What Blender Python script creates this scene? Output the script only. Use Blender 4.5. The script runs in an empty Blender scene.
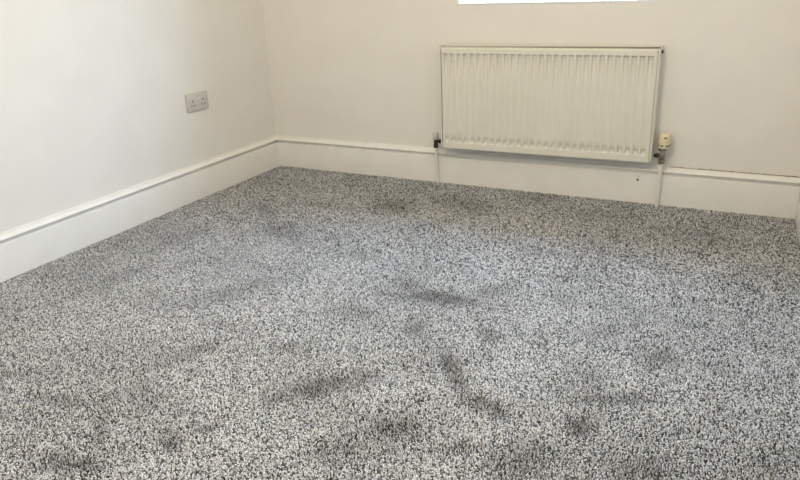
import bpy, bmesh, math, random
import numpy as np
from mathutils import Matrix, Vector

scene = bpy.context.scene
COL = scene.collection

# ------------------------------------------------------------------ camera
F_PX = 702.1
CAM = Vector((2.5325, -3.2391, 1.0496))
YAW, PITCH, ROLL = 0.4939, 0.3682, -0.0449
_f = Vector((-math.sin(YAW) * math.cos(PITCH), math.cos(YAW) * math.cos(PITCH), -math.sin(PITCH)))
_r = Vector((math.cos(YAW), math.sin(YAW), 0))
_u = _r.cross(_f)
R2 = math.cos(ROLL) * _r + math.sin(ROLL) * _u
U2 = -math.sin(ROLL) * _r + math.cos(ROLL) * _u
cd = bpy.data.cameras.new('camera')
cd.sensor_width = 36.0
cd.lens = F_PX / 800 * 36.0
cd.clip_start = 0.02
cam = bpy.data.objects.new('camera', cd)
COL.objects.link(cam)
m = Matrix.Identity(4)
for i in range(3):
    m[i][0], m[i][1], m[i][2], m[i][3] = R2[i], U2[i], -_f[i], CAM[i]
cam.matrix_world = m
scene.camera = cam


def floor_at(px, py, z=0.0):
    """where the ray through a pixel of the photograph meets the carpet"""
    d = _f + R2 * ((px - 400) / F_PX) - U2 * ((py - 240) / F_PX)
    t = (z - CAM.z) / d.z
    return CAM + d * t


# ------------------------------------------------------------------ sky, light, exposure
SKY_COLOR = (0.50, 0.71, 1.0)
SKY_STRENGTH = 68.0
LAMP_STRENGTH = 51.0
LAMP_COLOR = (1.0, 0.855, 0.60)
w = bpy.data.worlds.new('overcast_sky')
scene.world = w
w.use_nodes = True
wn = w.node_tree
bg = wn.nodes['Background']
bg.inputs['Strength'].default_value = SKY_STRENGTH
# overcast sky: three times brighter overhead than at the horizon, dull ground below it
wtc = wn.nodes.new('ShaderNodeTexCoord')
wsx = wn.nodes.new('ShaderNodeSeparateXYZ')
wn.links.new(wtc.outputs['Generated'], wsx.inputs[0])
wmr = wn.nodes.new('ShaderNodeMapRange')
wmr.inputs['From Min'].default_value = -1.0
wn.links.new(wsx.outputs['Z'], wmr.inputs['Value'])
wcr = wn.nodes.new('ShaderNodeValToRGB')
wcr.color_ramp.elements[0].position = 0.49
wcr.color_ramp.elements[0].color = (0.09, 0.09, 0.085, 1)
wcr.color_ramp.elements[1].position = 1.0
wcr.color_ramp.elements[1].color = (*SKY_COLOR, 1)
we = wcr.color_ramp.elements.new(0.51)
we.color = (*[c * 0.34 for c in SKY_COLOR], 1)
wn.links.new(wmr.outputs[0], wcr.inputs['Fac'])
wn.links.new(wcr.outputs['Color'], bg.inputs['Color'])

scene.cycles.use_guiding = True
scene.cycles.use_light_tree = False
scene.cycles.sample_clamp_indirect = 1.5
scene.render.filter_size = 1.1
scene.view_settings.view_transform = 'Standard'
scene.view_settings.look = 'None'
scene.view_settings.exposure = 0.0
scene.view_settings.gamma = 1.0
scene.view_settings.use_curve_mapping = False

# room measures (metres): x from the left wall, y = 0 at the window wall, z = 0 at the carpet top
W, LEN, HT = 2.709, 3.95, 2.45
FLARE = 0.05            # the right wall is a little out of square

FLOOR_Z = -0.009
WX0, WX1, WZ0, WZ1, WALL_T = 1.163, 2.063, 0.882, 2.06, 0.36

pl = bpy.data.lights.new('window_portal', 'AREA')
pl.shape = 'RECTANGLE'
pl.size, pl.size_y = WX1 - WX0, WZ1 - WZ0
pl.cycles.is_portal = True
po = bpy.data.objects.new('window_portal', pl)
COL.objects.link(po)
po.location = ((WX0 + WX1) / 2, WALL_T + 0.01, (WZ0 + WZ1) / 2)
po.rotation_euler = (math.radians(-90), 0, 0)


# ------------------------------------------------------------------ materials
def mat(name, color, rough=0.5, metallic=0.0, spec=None):
    mt = bpy.data.materials.new(name)
    mt.use_nodes = True
    b = mt.node_tree.nodes['Principled BSDF']
    b.inputs['Base Color'].default_value = (*color, 1)
    b.inputs['Roughness'].default_value = rough
    b.inputs['Metallic'].default_value = metallic
    if spec is not None:
        b.inputs['Specular IOR Level'].default_value = spec
    return mt


def noisy(mt, c1, c2, scale, bump_scale=None, bump=0.1, dist=0.001, detail=4):
    nt = mt.node_tree
    b = nt.nodes['Principled BSDF']
    tc = nt.nodes.new('ShaderNodeTexCoord')
    n = nt.nodes.new('ShaderNodeTexNoise')
    n.inputs['Scale'].default_value = scale
    n.inputs['Detail'].default_value = detail
    nt.links.new(tc.outputs['Object'], n.inputs['Vector'])
    r = nt.nodes.new('ShaderNodeValToRGB')
    r.color_ramp.elements[0].position = 0.35
    r.color_ramp.elements[1].position = 0.65
    r.color_ramp.elements[0].color = (*c1, 1)
    r.color_ramp.elements[1].color = (*c2, 1)
    nt.links.new(n.outputs['Fac'], r.inputs['Fac'])
    nt.links.new(r.outputs['Color'], b.inputs['Base Color'])
    if bump_scale:
        n2 = nt.nodes.new('ShaderNodeTexNoise')
        n2.inputs['Scale'].default_value = bump_scale
        n2.inputs['Detail'].default_value = 3
        nt.links.new(tc.outputs['Object'], n2.inputs['Vector'])
        bp = nt.nodes.new('ShaderNodeBump')
        bp.inputs['Strength'].default_value = bump
        bp.inputs['Distance'].default_value = dist
        nt.links.new(n2.outputs['Fac'], bp.inputs['Height'])
        nt.links.new(bp.outputs['Normal'], b.inputs['Normal'])
    return mt


M = {}
M['wall'] = noisy(mat('wall_paint', (0.8, 0.78, 0.75), 0.75), (0.855, 0.835, 0.805), (0.88, 0.865, 0.835), 5.0,
                  14.0, 0.25, 0.004)
M['ceiling'] = mat('ceiling_paint', (0.82, 0.81, 0.79), 0.9)
M['skirting'] = noisy(mat('skirting_gloss', (0.9, 0.89, 0.87), 0.4), (0.885, 0.875, 0.85), (0.915, 0.905, 0.885), 9.0,
                      30.0, 0.08, 0.002)
M['radiator'] = noisy(mat('radiator_enamel', (0.8, 0.78, 0.72), 0.26), (0.79, 0.77, 0.70), (0.82, 0.80, 0.735), 6.0)
M['pipe'] = mat('painted_pipe', (0.9, 0.89, 0.87), 0.3)
M['cap'] = mat('white_cap_plastic', (0.83, 0.82, 0.80), 0.35)
M['trv'] = noisy(mat('yellowed_plastic', (0.78, 0.70, 0.45), 0.4), (0.76, 0.67, 0.41), (0.83, 0.77, 0.54), 60.0)
M['valve_metal'] = noisy(mat('dull_valve_metal', (0.22, 0.2, 0.17), 0.4, 0.8), (0.16, 0.145, 0.12), (0.36, 0.32, 0.26), 80.0)
M['dark_metal'] = noisy(mat('dark_valve_metal', (0.05, 0.045, 0.04), 0.4, 0.6), (0.03, 0.027, 0.023), (0.09, 0.08, 0.07), 90.0)
M['valve_cap'] = mat('shiny_pale_cap', (0.72, 0.69, 0.66), 0.22, 0.55)
M['socket'] = mat('socket_plastic', (0.63, 0.60, 0.58), 0.35)
M['switch'] = mat('switch_plastic', (0.76, 0.74, 0.72), 0.3)
M['hole'] = mat('socket_hole', (0.02, 0.018, 0.016), 0.6)
M['screw'] = mat('screw_steel', (0.5, 0.49, 0.47), 0.3, 1.0)
M['grime'] = noisy(mat('filler_gap', (0.2, 0.11, 0.06), 0.9), (0.16, 0.11, 0.075), (0.5, 0.4, 0.3), 55.0)
M['frame'] = mat('window_frame_plastic', (0.83, 0.84, 0.85), 0.3)
M['underlay'] = noisy(mat('carpet_backing', (0.1, 0.1, 0.1), 0.95), (0.07, 0.07, 0.07), (0.12, 0.12, 0.12), 180.0)
M['fin'] = mat('inside_fin', (0.35, 0.33, 0.3), 0.5)

g = bpy.data.materials.new('window_glass')
g.use_nodes = True
nt = g.node_tree
nt.nodes.clear()
out = nt.nodes.new('ShaderNodeOutputMaterial')
mx = nt.nodes.new('ShaderNodeMixShader')
tr = nt.nodes.new('ShaderNodeBsdfTransparent')
gl = nt.nodes.new('ShaderNodeBsdfGlossy')
gl.inputs['Roughness'].default_value = 0.02
fr = nt.nodes.new('ShaderNodeFresnel')
fr.inputs['IOR'].default_value = 1.45
nt.links.new(fr.outputs[0], mx.inputs[0])
nt.links.new(tr.outputs[0], mx.inputs[1])
nt.links.new(gl.outputs[0], mx.inputs[2])
nt.links.new(mx.outputs[0], out.inputs[0])
M['glass'] = g

cp = bpy.data.materials.new('carpet_yarn')
cp.use_nodes = True
nt = cp.node_tree
b = nt.nodes['Principled BSDF']
b.inputs['Roughness'].default_value = 0.95
b.inputs['Specular IOR Level'].default_value = 0.1
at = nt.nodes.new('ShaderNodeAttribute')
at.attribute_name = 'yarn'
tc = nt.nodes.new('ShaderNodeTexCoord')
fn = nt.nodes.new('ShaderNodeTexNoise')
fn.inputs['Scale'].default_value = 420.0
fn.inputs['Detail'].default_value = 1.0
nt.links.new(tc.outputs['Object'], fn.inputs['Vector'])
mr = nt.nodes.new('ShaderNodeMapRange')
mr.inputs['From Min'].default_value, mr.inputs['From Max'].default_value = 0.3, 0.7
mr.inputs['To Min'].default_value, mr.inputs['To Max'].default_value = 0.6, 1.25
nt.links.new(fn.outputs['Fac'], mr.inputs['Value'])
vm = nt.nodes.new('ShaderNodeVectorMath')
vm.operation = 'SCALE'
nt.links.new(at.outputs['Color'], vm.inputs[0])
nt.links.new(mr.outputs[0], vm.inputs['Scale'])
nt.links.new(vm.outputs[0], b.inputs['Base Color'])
M['carpet'] = cp


# ------------------------------------------------------------------ mesh helpers
def box(bm, x0, x1, y0, y1, z0, z1):
    v = [bm.verts.new((x, y, z)) for z in (z0, z1) for y in (y0, y1) for x in (x0, x1)]
    for f in ((0, 2, 3, 1), (4, 5, 7, 6), (0, 1, 5, 4), (2, 6, 7, 3), (0, 4, 6, 2), (1, 3, 7, 5)):
        bm.faces.new([v[i] for i in f])


def bevel(bm, wdt, seg=2):
    bmesh.ops.bevel(bm, geom=bm.edges[:], offset=wdt, segments=seg, affect='EDGES', profile=0.5)


def lathe(bm, prof, org=(0, 0, 0), axis=(0, 0, 1), n=24, mod=None):
    """prof: (radius, height) pairs turned about an axis"""
    ax = Vector(axis).normalized()
    p = ax.orthogonal().normalized()
    q = ax.cross(p)
    o = Vector(org)
    rings = []
    for k, (r, h) in enumerate(prof):
        ring = []
        for i in range(n):
            a = 2 * math.pi * i / n
            rr = r * (mod(k, i) if mod else 1)
            ring.append(bm.verts.new(o + ax * h + (p * math.cos(a) + q * math.sin(a)) * rr))
        rings.append(ring)
    for a, c in zip(rings, rings[1:]):
        for i in range(n):
            j = (i + 1) % n
            bm.faces.new((a[i], a[j], c[j], c[i]))
    bm.faces.new(rings[0][::-1])
    bm.faces.new(rings[-1])


def tube(bm, pts, rad, n=16):
    pts = [Vector(p) for p in pts]
    rings = []
    for i, p in enumerate(pts):
        d = (pts[min(i + 1, len(pts) - 1)] - pts[max(i - 1, 0)]).normalized()
        a = d.orthogonal().normalized() if abs(d.y) > 0.9 else d.cross(Vector((0, 1, 0))).normalized()
        c = d.cross(a)
        rings.append([bm.verts.new(p + (a * math.cos(2 * math.pi * k / n) + c * math.sin(2 * math.pi * k / n)) * rad)
                      for k in range(n)])
    for a, c in zip(rings, rings[1:]):
        for i in range(n):
            j = (i + 1) % n
            bm.faces.new((a[i], a[j], c[j], c[i]))
    bm.faces.new(rings[0][::-1])
    bm.faces.new(rings[-1])


def obj(name, bm, material, parent=None, smooth=False, angle=None):
    bmesh.ops.recalc_face_normals(bm, faces=bm.faces[:])
    me = bpy.data.meshes.new(name)
    bm.to_mesh(me)
    bm.free()
    me.materials.append(M[material])
    if smooth:
        me.polygons.foreach_set('use_smooth', [True] * len(me.polygons))
        if angle is not None:
            me.set_sharp_from_angle(angle=math.radians(angle))
    o = bpy.data.objects.new(name, me)
    COL.objects.link(o)
    if parent is not None:
        o.parent = parent
    return o


def tag(o, label, cat, group=None):
    o['label'] = label
    o['category'] = cat
    if group:
        o['group'] = group
    return o


def thing(name, label, cat, loc=(0, 0, 0), rz=0.0):
    o = bpy.data.objects.new(name, None)
    COL.objects.link(o)
    o.empty_display_size = 0.1
    o.location = loc
    o.rotation_euler = (0, 0, rz)
    return tag(o, label, cat)


def struct(o, label=None):
    o['kind'] = 'structure'
    if label:
        o['label'] = label
    return o


# ------------------------------------------------------------------ room shell
bm = bmesh.new(); box(bm, -0.2, W + 0.4, -LEN - 0.2, WALL_T, -0.12, FLOOR_Z)
struct(obj('floor', bm, 'underlay'), 'floor under the grey fitted carpet')
bm = bmesh.new(); box(bm, -0.2, W + 0.4, -LEN - 0.2, WALL_T, HT, HT + 0.12)
struct(obj('ceiling', bm, 'ceiling'), 'white painted ceiling above the room')
bm = bmesh.new(); box(bm, -0.2, 0, -LEN, WALL_T, FLOOR_Z, HT)
struct(obj('wall_left', bm, 'wall'), 'plain off-white wall with the double socket')
bm = bmesh.new(); box(bm, W, W + 0.4, -LEN, WALL_T, FLOOR_Z, HT)
for v in bm.verts:
    if v.co.x < W + 0.1:
        v.co.x -= FLARE * min(v.co.y, 0)
struct(obj('wall_right', bm, 'wall'), 'plain off-white wall at the right edge')
bm = bmesh.new(); box(bm, -0.2, W + 0.4, -LEN - 0.2, -LEN, FLOOR_Z, HT)
struct(obj('wall_front', bm, 'wall'), 'plain off-white wall opposite the window')

# window wall: a ring of faces about the opening, with its reveals
bm = bmesh.new()
xs = [0, WX0, WX1, W]
zs = [FLOOR_Z, WZ0, WZ1, HT]
for yy in (0.0, WALL_T):
    vv = [[bm.verts.new((x, yy, z)) for x in xs] for z in zs]
    for a in range(3):
        for c in range(3):
            if (a, c) != (1, 1):
                bm.faces.new((vv[a][c], vv[a][c + 1], vv[a + 1][c + 1], vv[a + 1][c]))
    if yy == 0:
        v0 = vv
ring = [(1, 1), (1, 2), (2, 2), (2, 1)]
for k in range(4):
    (a, c), (d, e) = ring[k], ring[(k + 1) % 4]
    bm.faces.new((v0[a][c], v0[d][e], vv[d][e], vv[a][c]))
wb = struct(obj('wall_back', bm, 'wall'), 'off-white window wall behind the radiator')

# unseen roof overhang above the window, added to cut off steep sky light
bm = bmesh.new(); box(bm, -0.6, W + 0.8, WALL_T, WALL_T + 0.40, 2.14, 2.30)
struct(obj('added_overhang_1', bm, 'frame'), 'unseen roof overhang added above the window to block steep sky light')

# skirting boards, one moulded profile mitred into the corners: (depth from wall, height)
PROF = [(0.0, 0.1757), (0.0045, 0.1757), (0.0058, 0.1745), (0.0062, 0.1725), (0.0064, 0.1690), (0.0090, 0.1680),
        (0.0120, 0.1660), (0.0160, 0.1630), (0.0192, 0.1600), (0.0210, 0.1570), (0.0214, 0.1545), (0.0202, 0.1525),
        (0.0170, 0.1508), (0.0100, 0.1496), (0.0052, 0.1478), (0.0042, 0.1435), (0.0050, 0.1394), (0.0150, 0.1386),
        (0.0188, 0.1378), (0.0197, 0.1368), (0.0200, 0.1352), (0.0200, FLOOR_Z)]


def skirting(name, label, place, s0, s1):
    """place(depth, along, height) -> point; s0/s1 give the ends with their mitres"""
    bm = bmesh.new()
    rows = []
    for d, h in PROF:
        n = 25
        a, c = s0(d), s1(d)
        rows.append([bm.verts.new(place(d, a + (c - a) * i / (n - 1), h)) for i in range(n)])
    for r0, r1 in zip(rows, rows[1:]):
        for i in range(len(r0) - 1):
            bm.faces.new((r0[i], r0[i + 1], r1[i + 1], r1[i]))
    return struct(obj(name, bm, 'skirting', smooth=True, angle=40), label)


skirting('baseboard_left', 'white moulded skirting board under the socket', lambda d, s, h: (d, s, h), lambda d: -LEN, lambda d: -d)
bb = skirting('baseboard_back', 'white moulded skirting board under the radiator', lambda d, s, h: (s, -d, h), lambda d: d, lambda d: W - d)
skirting('baseboard_right', 'white moulded skirting board at the right edge', lambda d, s, h: (W - d - FLARE * s, s, h), lambda d: -LEN, lambda d: -d)

# brown gap along the top of the skirting, right of the thermostatic valve
rng = random.Random(4)
bm = bmesh.new()
n = 70
lo, hi = [], []
for i in range(n):
    x = 2.17 + (W - 0.004 - 2.17) * i / (n - 1)
    t = 0.0012 + 0.0024 * rng.random() * (0.4 + 0.6 * abs(math.sin(x * 23)))
    if 2.23 < x < 2.29:
        t *= 0.35
    lo.append([bm.verts.new((x, y, 0.1750)) for y in (-0.0008, -0.0056)])
    hi.append([bm.verts.new((x, y, 0.1758 + t)) for y in (-0.0008, -0.0052)])
for i in range(n - 1):
    bm.faces.new((lo[i][1], lo[i + 1][1], hi[i + 1][1], hi[i][1]))
    bm.faces.new((hi[i][1], hi[i + 1][1], hi[i + 1][0], hi[i][0]))
c = obj('filler_gap', bm, 'grime', bb)
c['label'] = 'brown cracked line along the top of the skirting'

# drilled hole in the face of the skirting under the radiator, with two filler dabs above it
HX = 2.042
bm = bmesh.new(); lathe(bm, [(0.0, 0), (0.0052, 0), (0.0045, 0.0006), (0.0, 0.0007)], (HX, -0.0199, 0.1085), (0, -1, 0), 14)
c = obj('drill_hole', bm, 'hole', bb)
c['label'] = 'small black drilled hole'
for dx, dz in ((-0.011, 0.03), (0.007, 0.024)):
    bm = bmesh.new(); lathe(bm, [(0.006, 0), (0.0055, 0.0008), (0.003, 0.0016), (0.0005, 0.0018)], (HX + dx, -0.0199, 0.1085 + dz - 0.008), (0, -1, 0), 12)
    obj('filler_dab', bm, 'cap', bb, True)

# ------------------------------------------------------------------ window in the back wall
win = bpy.data.objects.new('window_1', None)
COL.objects.link(win)
win.location = ((WX0 + WX1) / 2, 0, WZ0)
struct(win, 'bright window above the radiator')
HWD = (WX1 - WX0) / 2
HGT = WZ1 - WZ0
bm = bmesh.new()
fy0, fy1, fw = 0.25, 0.32, 0.06
box(bm, -HWD, HWD, fy0, fy1, 0, fw)
box(bm, -HWD, HWD, fy0, fy1, HGT - fw, HGT)
box(bm, -HWD, -HWD + fw, fy0, fy1, fw, HGT - fw)
box(bm, HWD - fw, HWD, fy0, fy1, fw, HGT - fw)
obj('window_frame', bm, 'frame', win)
bm = bmesh.new(); box(bm, -HWD + fw, HWD - fw, fy0 + 0.005, fy1 - 0.005, 0.80, 0.855)
obj('transom', bm, 'frame', win)
for z0, z1 in ((fw, 0.80), (0.855, HGT - fw)):
    bm = bmesh.new()
    v = [bm.verts.new(p) for p in ((-HWD + fw, 0.285, z0), (HWD - fw, 0.285, z0), (HWD - fw, 0.285, z1), (-HWD + fw, 0.285, z1))]
    bm.faces.new(v)
    obj('pane', bm, 'glass', win)
bm = bmesh.new(); box(bm, -HWD + 0.001, HWD - 0.001, -0.002, fy0, -0.004, 0.0035); bevel(bm, 0.001)
obj('window_sill', bm, 'frame', win)

# ------------------------------------------------------------------ radiator
RX, RY, RZ = 1.1294 - 0.023, -0.0961, 0.2037
RW, RH, RDEP = 0.985, 0.4862, 0.070
rad = thing('panel_radiator', 'white ribbed panel radiator hung on the wall below the window', 'radiator', (RX, RY, RZ), 0.0215)
PIT = 1 / 30


def smooth01(t):
    t = max(0.0, min(1.0, t))
    return t * t * (3 - 2 * t)


xsamp = [0.0, 0.002, 0.006, 0.012]
for i in range(29):
    c = 0.023 + i * PIT
    xsamp += [c + PIT * (k / 14 - 0.5) for k in range(14)]
xsamp += [0.023 + 28.5 * PIT, RW - 0.012, RW - 0.006, RW - 0.002, RW]
xsamp = sorted(set(round(x, 5) for x in xsamp if 0 <= x <= RW))
ztop, zbot = 0.4555, 0.038
zsamp = [0, 0.001, 0.0025, 0.004, 0.008, 0.018]
zsamp += [zbot - 0.007 + 0.012 * k / 10 for k in range(11)] + [zbot + 0.010, zbot + 0.016, zbot + 0.022, zbot + 0.030]
zsamp += [0.09, 0.16, 0.25, 0.33, 0.35, 0.37, 0.39, 0.41]
zsamp += [ztop - 0.030, ztop - 0.022, ztop - 0.015, ztop - 0.009] + [ztop - 0.002, ztop + 0.0005] + [ztop + 0.0015 + 0.0048 * k / 8 for k in range(9)]
zsamp += [RH - 0.018, RH - 0.008, RH - 0.004, RH - 0.0025, RH - 0.001, RH]
DEPTH = 0.0040


def rad_y(x, z):
    i = round((x - 0.023) / PIT)
    i = max(0, min(28, i))
    uu = abs((x - 0.023 - i * PIT) / PIT)
    gx = 1 - smooth01((uu - 0.12) / 0.32)
    gz = smooth01((z - (zbot - 0.006)) / 0.010) * (1 - smooth01((z - (ztop + 0.0015)) / 0.0045))
    # the pressing deepens into a pocket at both ends of every flute
    gp = 1 - smooth01((uu - 0.22) / 0.11)
    pk = gp * (smooth01((z - (ztop - 0.130)) / 0.125) * (1 - smooth01((z - (ztop + 0.0015)) / 0.0045))
               + smooth01(((zbot + 0.030) - z) / 0.026) * smooth01((z - (zbot - 0.006)) / 0.010))
    e = 0.0
    for dd in (z, RH - z):
        if dd < 0.004:
            e += 0.004 * (1 - math.sqrt(max(0, 1 - ((0.004 - dd) / 0.004) ** 2)))
    for dd in (x, RW - x):
        if dd < 0.006:
            e += 0.004 * (1 - math.sqrt(max(0, 1 - ((0.006 - dd) / 0.006) ** 2)))
    return DEPTH * gx * gz + 0.0115 * pk + e


bm = bmesh.new()
grid = [[bm.verts.new((x, rad_y(x, z), z)) for x in xsamp] for z in zsamp]
for r0, r1 in zip(grid, grid[1:]):
    for i in range(len(xsamp) - 1):
        bm.faces.new((r0[i], r0[i + 1], r1[i + 1], r1[i]))
# returns behind the rim and a flat back, so that the pressed sheet is a closed panel
rim = grid[0] + [r[-1] for r in grid[1:]] + grid[-1][-2::-1] + [r[0] for r in grid[-2:0:-1]]
back = [bm.verts.new((v.co.x, 0.013, v.co.z)) for v in rim]
for i in range(len(rim)):
    j = (i + 1) % len(rim)
    bm.faces.new((rim[i], rim[j], back[j], back[i]))
bm.faces.new(back)
obj('front_panel', bm, 'radiator', rad, True, 50)

bm = bmesh.new(); box(bm, 0.0, RW, 0.058, RDEP, 0.004, RH - 0.002); bevel(bm, 0.004, 2)
obj('rear_panel', bm, 'radiator', rad, True, 50)

# folded convector sheet between the panels
bm = bmesh.new()
pts = []
k = 0
x = 0.02
while x < RW - 0.02:
    pts += [(x, 0.014), (x + 0.004, 0.044), (x + 0.014, 0.044), (x + 0.018, 0.014)]
    x += 0.028
lo = [bm.verts.new((a, c, 0.05)) for a, c in pts]
hi = [bm.verts.new((a, c, RH - 0.035)) for a, c in pts]
for i in range(len(pts) - 1):
    bm.faces.new((lo[i], lo[i + 1], hi[i + 1], hi[i]))
obj('convector_sheet', bm, 'fin', rad)

# end covers wrap the front edge with a narrow lip
for x0, sgn in ((0.0, -1), (RW, 1)):
    bm = bmesh.new()
    prof = [(0.0012, -0.001), (0.0055, -0.0015), (0.0085, 0.001), (0.0092, 0.006), (0.0092, RDEP + 0.002), (0.0072, RDEP + 0.002),
            (0.0072, 0.006), (0.0066, 0.003), (0.0012, 0.0015)]
    a = [bm.verts.new((x0 + sgn * px, py, 0.010)) for px, py in prof]
    c = [bm.verts.new((x0 + sgn * px, py, RH + (0.004 if py < 0.0035 else 0.011))) for px, py in prof]
    for i in range(len(prof)):
        j = (i + 1) % len(prof)
        bm.faces.new((a[i], a[j], c[j], c[i]))
    bm.faces.new(a[::-1]); bm.faces.new(c)
    obj('end_cover', bm, 'radiator', rad, True, 40)

# top grille: two long rails and cross bars with open slots between
bm = bmesh.new()
box(bm, -0.006, RW + 0.006, 0.0045, 0.0135, RH - 0.004, RH + 0.0025)
box(bm, -0.006, RW + 0.006, RDEP - 0.012, RDEP + 0.001, RH + 0.0050, RH + 0.0110)
nb = 84
for i in range(nb + 1):
    x = -0.005 + (RW + 0.006) * i / nb
    box(bm, x, x + 0.0042, 0.0135, RDEP - 0.012, RH - 0.010, RH - 0.002)
obj('top_grille', bm, 'radiator', rad)

# wall brackets, air vent, blanking plug
for bx in (0.17, 0.83):
    bm = bmesh.new()
    gap = -RY - bx * 0.0215
    box(bm, bx - 0.014, bx + 0.014, gap - 0.003, gap - 0.0005, 0.06, 0.40)
    box(bm, bx - 0.014, bx - 0.011, RDEP - 0.002, gap - 0.0005, 0.06, 0.10)
    box(bm, bx - 0.014, bx - 0.011, RDEP - 0.002, gap - 0.0005, 0.36, 0.40)
    obj('wall_bracket', bm, 'radiator', rad)
bm = bmesh.new()
lathe(bm, [(0.0085, 0), (0.0085, 0.003), (0.005, 0.0035), (0.005, 0.007), (0.003, 0.0075)], (RW + 0.009, 0.040, RH - 0.012), (1, 0, 0), 12)
c = obj('air_vent', bm, 'dark_metal', rad)
c['label'] = 'small dark air vent at the top corner'


# ------------------------------------------------------------------ valves and pipes
def rad_pt(x, y, z):
    a = 0.0215
    return Vector((RX + x * math.cos(a) - y * math.sin(a), RY + x * math.sin(a) + y * math.cos(a), RZ + z))


# left: lockshield valve
VX, VY = 1.046, -0.046
lv = thing('lockshield_valve', 'small dark radiator valve with a pale cap, left of the radiator', 'valve', (VX, VY, 0.195))
VB = 0.196
bm = bmesh.new()
lathe(bm, [(0.0085, -0.004), (0.0125, -0.003), (0.0125, 0.013), (0.0095, 0.015), (0.0105, 0.020), (0.0105, 0.036), (0.0085, 0.040)], (0, 0, 0), n=20)
obj('valve_body', bm, 'dark_metal', lv, True, 35)
bm = bmesh.new()
end = rad_pt(0.0, 0.035, 0.025) - Vector((VX, VY, 0.195))
lathe(bm, [(0.007, 0.006), (0.007, 0.016), (0.0118, 0.017), (0.0118, 0.029), (0.008, 0.030), (0.008, end.x - 0.010)], (0, 0, 0.029), (1, 0, 0.02), n=6)
obj('union_nut', bm, 'dark_metal', lv)
bm = bmesh.new()
lathe(bm, [(0.0105, 0.038), (0.0140, 0.040), (0.0146, 0.064), (0.0135, 0.071), (0.007, 0.074)], (0, 0, 0), n=20)
c = obj('cap', bm, 'valve_cap', lv, True, 45)
c['label'] = 'pale grey shiny cap'

pipe = bmesh.new()
tube(pipe, [(VX + 0.001, -0.036, FLOOR_Z), (VX + 0.001, -0.0368, 0.03), (VX, -0.040, 0.09), (VX, -0.0435, 0.15), (VX, VY, 0.178), (VX, VY, 0.1905)], 0.0075)
tag(obj('heating_pipe', pipe, 'pipe', None, True, 60), 'white painted pipe rising from the carpet to the left radiator valve', 'pipe')

# right: thermostatic valve with a yellowed head
TX, TY, TZ = 2.140, -0.046, 0.205
tv = thing('thermostatic_valve', 'radiator valve with a yellowed plastic head, right of the radiator', 'valve', (TX, TY, TZ))
bm = bmesh.new()
lathe(bm, [(0.0085, -0.006), (0.0135, -0.005), (0.0135, 0.012), (0.0105, 0.014), (0.0120, 0.020), (0.0125, 0.040), (0.0095, 0.046), (0.0095, 0.052)], n=20)
obj('valve_body', bm, 'valve_metal', tv, True, 35)
bm = bmesh.new()
lathe(bm, [(0.0075, -0.004), (0.0075, -0.014), (0.0128, -0.015), (0.0128, -0.025), (0.0085, -0.026), (0.0085, -0.0335)], (0, 0, 0.030), (1, 0, 0), n=6)
obj('union_nut', bm, 'dark_metal', tv)
bm = bmesh.new()
lathe(bm, [(0.013, 0.0515), (0.0172, 0.053), (0.0172, 0.063), (0.015, 0.0645)], n=12, mod=lambda k, i: 1.0 if i % 2 else 0.93)
obj('collar_nut', bm, 'valve_metal', tv)
bm = bmesh.new()
hp = [(0.0150, 0.064), (0.0205, 0.066), (0.0215, 0.070), (0.0215, 0.083), (0.0205, 0.085), (0.0205, 0.087), (0.0222, 0.089), (0.0222, 0.112), (0.0205, 0.122), (0.0165, 0.128), (0.008, 0.130)]
lathe(bm, hp, n=48, mod=lambda k, i: (0.93 if (i % 4 == 0 and 6 <= k <= 8) else 1.0))
for v in bm.verts:
    v.co.x = v.co.x * 1.14 + 0.006
    v.co.y *= 1.14
hd = obj('thermostat_head', bm, 'trv', tv, True, 35)
hd['label'] = 'yellowed plastic thermostat head'
for a, hh in ((-150, 0.079), (-105, 0.079), (-58, 0.079), (-15, 0.079), (-78, 0.114), (60, 0.079), (140, 0.079)):
    bm = bmesh.new()
    ca, sa = math.cos(math.radians(a)), math.sin(math.radians(a))
    p = Vector((ca, sa, 0)) * (0.0242 if hh < 0.1 else 0.0240) + Vector((0.006, 0, hh))
    tdir = Vector((-sa, ca, 0))
    nrm = Vector((ca, sa, 0))
    vs = []
    for o_ in (0.0, 0.0012):
        for s1, s2 in ((-1, -1), (1, -1), (1, 1), (-1, 1)):
            vs.append(bm.verts.new(p + nrm * o_ + tdir * 0.0058 * s1 + Vector((0, 0, 0.0027 * s2))))
    for f in ((0, 1, 2, 3), (4, 5, 6, 7), (0, 1, 5, 4), (1, 2, 6, 5), (2, 3, 7, 6), (3, 0, 4, 7)):
        bm.faces.new([vs[i] for i in f])
    obj('slot', bm, 'hole', hd)
pipe = bmesh.new()
tube(pipe, [(TX - 0.004, -0.036, FLOOR_Z), (TX - 0.004, -0.0365, 0.04), (TX - 0.002, -0.040, 0.12), (TX, -0.0445, 0.165), (TX, TY, 0.185), (TX, TY, 0.1985)], 0.0075)
tag(obj('heating_pipe', pipe, 'pipe', None, True, 60), 'white painted pipe rising from the carpet to the yellowed thermostatic valve', 'pipe')

# ------------------------------------------------------------------ double socket on the left wall
SY, SZ, SW, SH, ST = -0.6771, 0.4362, 0.146, 0.086, 0.012
so = thing('double_socket', 'white double switched socket outlet on the left wall', 'socket', (0.0, SY, SZ))


def sbox(name, a0, a1, b0, b1, c0, c1, material, parent=so, bev=0.0, seg=2):
    bm = bmesh.new()
    box(bm, c0, c1, a0, a1, b0, b1)
    if bev:
        bevel(bm, bev, seg)
    return obj(name, bm, material, parent, bev > 0, 40)


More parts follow.
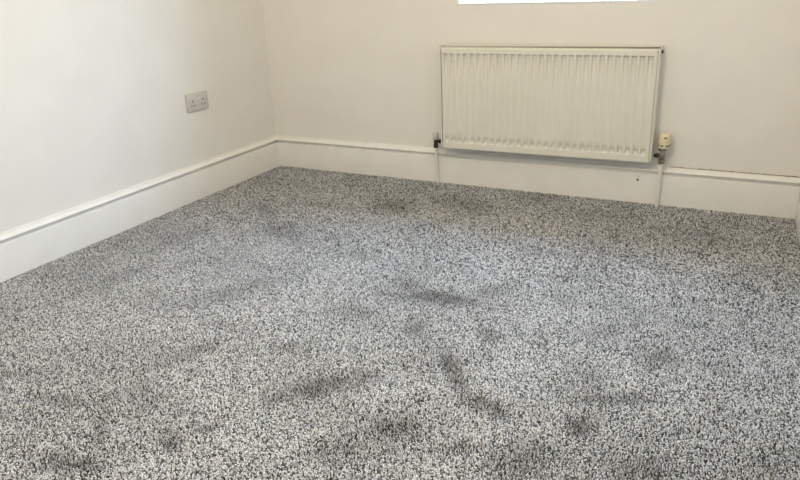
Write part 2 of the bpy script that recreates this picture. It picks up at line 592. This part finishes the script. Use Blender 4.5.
plate = sbox('faceplate', 0, SW, 0, SH, 0.0005, ST, 'socket', bev=0.003)
for ca, side in ((0.037, 0), (0.109, 1)):
    # three pin holes below the rocker
    sbox('pin_hole', ca - 0.0030, ca + 0.0030, 0.043, 0.0535, ST - 0.002, ST + 0.0003, 'hole', plate)
    for dx in (-0.011, 0.011):
        sbox('pin_hole', ca + dx - 0.0042, ca + dx + 0.0042, 0.0235, 0.0295, ST - 0.002, ST + 0.0003, 'hole', plate)
for ca in (0.0625, 0.0835):
    rk = sbox('rocker_switch', ca - 0.0062, ca + 0.0062, 0.048, 0.070, ST - 0.001, ST + 0.0028, 'switch', bev=0.001)
    sbox('switch_mark', ca - 0.003, ca + 0.003, 0.0665, 0.0685, ST + 0.0024, ST + 0.0031, 'hole', rk)
for ca in (0.0128, SW - 0.0128):
    bm = bmesh.new(); lathe(bm, [(0.0036, -0.001), (0.0036, 0.0004), (0.0028, 0.0009)], (ST, ca, SH / 2), (1, 0, 0), 14)
    obj('screw', bm, 'screw', so, True, 40)

# ------------------------------------------------------------------ ceiling lamp of the room (above the frame)
LX, LY = 1.6, -2.3
cl = thing('ceiling_lamp', 'bare bulb holder of the ceiling lamp', 'lamp', (LX, LY, HT))
bm = bmesh.new(); lathe(bm, [(0.05, 0), (0.05, -0.012), (0.03, -0.025), (0.004, -0.03), (0.004, -0.19)], n=24)
obj('lamp_base', bm, 'cap', cl, True, 40)
bm = bmesh.new()
lathe(bm, [(0.012, -0.185), (0.02, -0.195), (0.02, -0.235), (0.016, -0.24)], n=20)
obj('bulb_holder', bm, 'frame', cl, True, 40)
bl = bpy.data.lights.new('bulb', 'POINT')
bl.color = LAMP_COLOR
bl.energy = LAMP_STRENGTH
bl.shadow_soft_size = 0.11
blo = bpy.data.objects.new('bulb', bl)
COL.objects.link(blo)
blo.location = (LX, LY, HT - 0.36)

# ------------------------------------------------------------------ carpet pile: every tuft of yarn is a small twisted post
# brushed marks where feet and the vacuum cleaner turned the pile: (px, py, half width, half height, slant, strength)
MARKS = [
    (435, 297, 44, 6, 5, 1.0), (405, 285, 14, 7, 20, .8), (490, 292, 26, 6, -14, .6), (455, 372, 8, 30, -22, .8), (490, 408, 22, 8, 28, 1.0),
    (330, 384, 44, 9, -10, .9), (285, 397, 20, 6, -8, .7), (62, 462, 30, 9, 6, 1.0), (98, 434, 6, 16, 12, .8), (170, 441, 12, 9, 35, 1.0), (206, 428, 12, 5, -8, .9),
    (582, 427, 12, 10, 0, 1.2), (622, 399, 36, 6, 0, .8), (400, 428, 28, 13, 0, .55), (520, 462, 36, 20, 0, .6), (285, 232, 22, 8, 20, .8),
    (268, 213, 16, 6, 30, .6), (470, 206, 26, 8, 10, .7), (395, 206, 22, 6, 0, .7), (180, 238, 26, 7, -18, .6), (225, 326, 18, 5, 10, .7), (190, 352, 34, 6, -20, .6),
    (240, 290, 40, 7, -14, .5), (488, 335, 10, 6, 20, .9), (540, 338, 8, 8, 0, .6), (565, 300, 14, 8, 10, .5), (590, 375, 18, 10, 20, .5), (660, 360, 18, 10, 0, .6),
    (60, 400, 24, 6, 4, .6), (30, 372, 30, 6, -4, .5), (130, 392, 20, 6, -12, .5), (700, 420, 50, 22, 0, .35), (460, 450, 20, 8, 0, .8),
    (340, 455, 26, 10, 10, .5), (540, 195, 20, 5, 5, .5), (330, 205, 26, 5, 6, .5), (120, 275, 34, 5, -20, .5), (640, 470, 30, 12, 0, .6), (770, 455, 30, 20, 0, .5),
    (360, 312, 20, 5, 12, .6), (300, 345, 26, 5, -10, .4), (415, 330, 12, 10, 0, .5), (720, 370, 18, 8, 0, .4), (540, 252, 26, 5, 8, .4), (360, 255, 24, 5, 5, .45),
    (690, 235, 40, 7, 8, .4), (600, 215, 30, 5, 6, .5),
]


def make_carpet():
    rs = np.random.RandomState(11)
    sp = 0.0038
    x0, x1, y0, y1 = 0.021, W + FLARE * 2.9 - 0.021, -2.9, -0.021
    nx, ny = int((x1 - x0) / sp), int((y1 - y0) / sp)
    X, Y = np.meshgrid(x0 + (np.arange(nx) + 0.5) * (x1 - x0) / nx, y0 + (np.arange(ny) + 0.5) * (y1 - y0) / ny)
    IX, IY = np.meshgrid(np.arange(nx), np.arange(ny))
    odd = ((IX + IY) % 2).ravel() == 1
    X = X.ravel() + rs.uniform(-0.48, 0.48, X.size) * sp
    Y = Y.ravel() + rs.uniform(-0.48, 0.48, Y.size) * sp
    X = np.maximum(X, x0 + 0.002)
    Y = np.clip(Y, y0, y1 - 0.002)
    # the carpet in front of the doorway keeps its fine tufts, its far corners behind it take sparser, thicker ones
    vx, vy, vz = X - CAM.x, Y - CAM.y, -CAM.z
    dep = vx * _f.x + vy * _f.y + vz * _f.z
    su = (vx * R2.x + vy * R2.y + vz * R2.z) / np.maximum(dep, 0.05) * F_PX
    sv = -(vx * U2.x + vy * U2.y + vz * U2.z) / np.maximum(dep, 0.05) * F_PX
    fine = (dep > 0.3) & (su > -460) & (sv < 290)
    keep = (X < W - FLARE * Y - 0.022) & (rs.rand(X.size) < np.where(fine, np.where(Y < -1.0, 1.0, 0.65), 0.22))
    fat = np.where(fine, np.where(Y < -1.0, 1.0, 1.22), 2.0)[keep]
    X, Y, odd = X[keep], Y[keep], odd[keep]
    N = X.size

    # soft value noise for the lay of the pile
    def vnoise(scx, scy, seed):
        r = np.random.RandomState(seed)
        gx, gy = int((W + 0.2) * scx) + 4, int(3.2 * scy) + 4
        gdat = r.rand(gy, gx)
        u, v = X * scx + 1, (Y + 3.0) * scy + 1
        iu, iv = u.astype(int), v.astype(int)
        fu, fv = u - iu, v - iv
        fu = fu * fu * (3 - 2 * fu); fv = fv * fv * (3 - 2 * fv)
        return (gdat[iv, iu] * (1 - fu) * (1 - fv) + gdat[iv, iu + 1] * fu * (1 - fv)
                + gdat[iv + 1, iu] * (1 - fu) * fv + gdat[iv + 1, iu + 1] * fu * fv)

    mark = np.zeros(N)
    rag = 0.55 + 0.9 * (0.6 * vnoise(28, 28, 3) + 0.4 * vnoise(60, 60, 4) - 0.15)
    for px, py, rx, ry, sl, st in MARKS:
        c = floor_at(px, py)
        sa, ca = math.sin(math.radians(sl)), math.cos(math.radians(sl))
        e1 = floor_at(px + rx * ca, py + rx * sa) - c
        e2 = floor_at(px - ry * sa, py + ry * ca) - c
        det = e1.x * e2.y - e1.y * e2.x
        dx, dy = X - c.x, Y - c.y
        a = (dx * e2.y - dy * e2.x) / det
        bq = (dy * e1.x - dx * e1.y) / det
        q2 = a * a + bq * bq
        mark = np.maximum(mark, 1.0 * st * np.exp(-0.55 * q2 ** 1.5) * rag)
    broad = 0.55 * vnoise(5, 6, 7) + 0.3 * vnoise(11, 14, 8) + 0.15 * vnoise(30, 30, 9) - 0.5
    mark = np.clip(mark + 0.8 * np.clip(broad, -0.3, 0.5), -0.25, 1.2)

    # yarn colours: pale, mid and dark grey ends mixed at random
    pick = rs.rand(N)
    pale, mid, dark = rs.uniform(0.59, 0.86, N), rs.uniform(0.26, 0.46, N), rs.uniform(0.045, 0.14, N)
    base = np.where(odd, np.where(pick < 0.80, pale, np.where(pick < 0.92, mid, dark)),
                    np.where(pick < 0.20, pale, np.where(pick < 0.55, mid, dark)))
    rgb = base[:, None] * np.array([0.97, 0.985, 1.015])[None, :]
    rgb = rgb * (1 + rs.normal(0, 0.025, (N, 3))) * 1.07
    rgb = rgb * (1 - 0.38 * np.clip(mark, -0.2, 1.1))[:, None]      # shading of the trodden pile painted into the yarn colour

    # lay: unmarked pile lies away from the doorway, marked pile stands up and opens
    h = rs.uniform(0.0074, 0.0096, N) * (1 - 0.12 * np.clip(mark, 0, 1))
    r0 = rs.uniform(0.0014, 0.0019, N) * fat
    r1 = rs.uniform(0.0020, 0.0028, N) * (1 - 0.4 * np.clip(mark, -0.2, 1)) * fat
    tilt = 0.12 - 0.7 * np.clip(mark, 0, 1)          # tips of marked pile face away from the window
    lay = 0.0025 * (1 - 1.9 * mark)
    lx = -0.45 * lay + rs.normal(0, 0.0014, N)
    ly = 0.9 * lay + rs.normal(0, 0.0014, N)
    tw0 = rs.uniform(0, 6.283, N)
    tw1 = tw0 + rs.uniform(0.3, 0.9, N)
    K = 3
    co = np.empty((N, 2 * K, 3), np.float32)
    for k in range(K):
        a = tw0 + k * 2 * math.pi / K
        co[:, k, 0] = X + r0 * np.cos(a)
        co[:, k, 1] = Y + r0 * np.sin(a)
        co[:, k, 2] = FLOOR_Z
        a = tw1 + k * 2 * math.pi / K
        co[:, K + k, 0] = X + lx + r1 * np.cos(a)
        co[:, K + k, 1] = Y + ly + r1 * np.sin(a)
        co[:, K + k, 2] = FLOOR_Z + h + rs.uniform(-0.0007, 0.0007, N) - tilt * r1 * np.sin(a)
    co[:, :, 0] = np.clip(co[:, :, 0], 0.0202, W - FLARE * co[:, :, 1] - 0.0206)
    co[:, :, 1] = np.minimum(co[:, :, 1], -0.0202)
    tri = np.array([K, K + 1, K + 2])
    quads = np.array([[k, (k + 1) % K, K + (k + 1) % K, K + k] for k in range(K)]).reshape(-1)
    face = np.concatenate([quads, tri])
    idx = (np.arange(N)[:, None] * 2 * K + face[None]).astype(np.int32).reshape(-1)
    me = bpy.data.meshes.new('carpet_pile')
    me.vertices.add(N * 2 * K)
    me.vertices.foreach_set('co', co.reshape(-1))
    me.loops.add(idx.size)
    me.loops.foreach_set('vertex_index', idx)
    me.polygons.add(N * (K + 1))
    starts = (np.arange(N)[:, None] * 15 + np.array([0, 4, 8, 12])[None]).astype(np.int32).reshape(-1)
    me.polygons.foreach_set('loop_start', starts)
    me.update(calc_edges=True)
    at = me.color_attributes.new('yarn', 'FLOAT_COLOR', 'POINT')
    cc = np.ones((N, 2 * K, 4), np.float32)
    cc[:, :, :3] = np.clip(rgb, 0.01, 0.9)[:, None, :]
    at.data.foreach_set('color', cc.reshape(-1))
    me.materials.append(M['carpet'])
    o = bpy.data.objects.new('carpet_pile', me)
    COL.objects.link(o)
    o['kind'] = 'stuff'
    tag(o, 'speckled grey cut-pile fitted carpet covering the whole floor', 'carpet')


make_carpet()
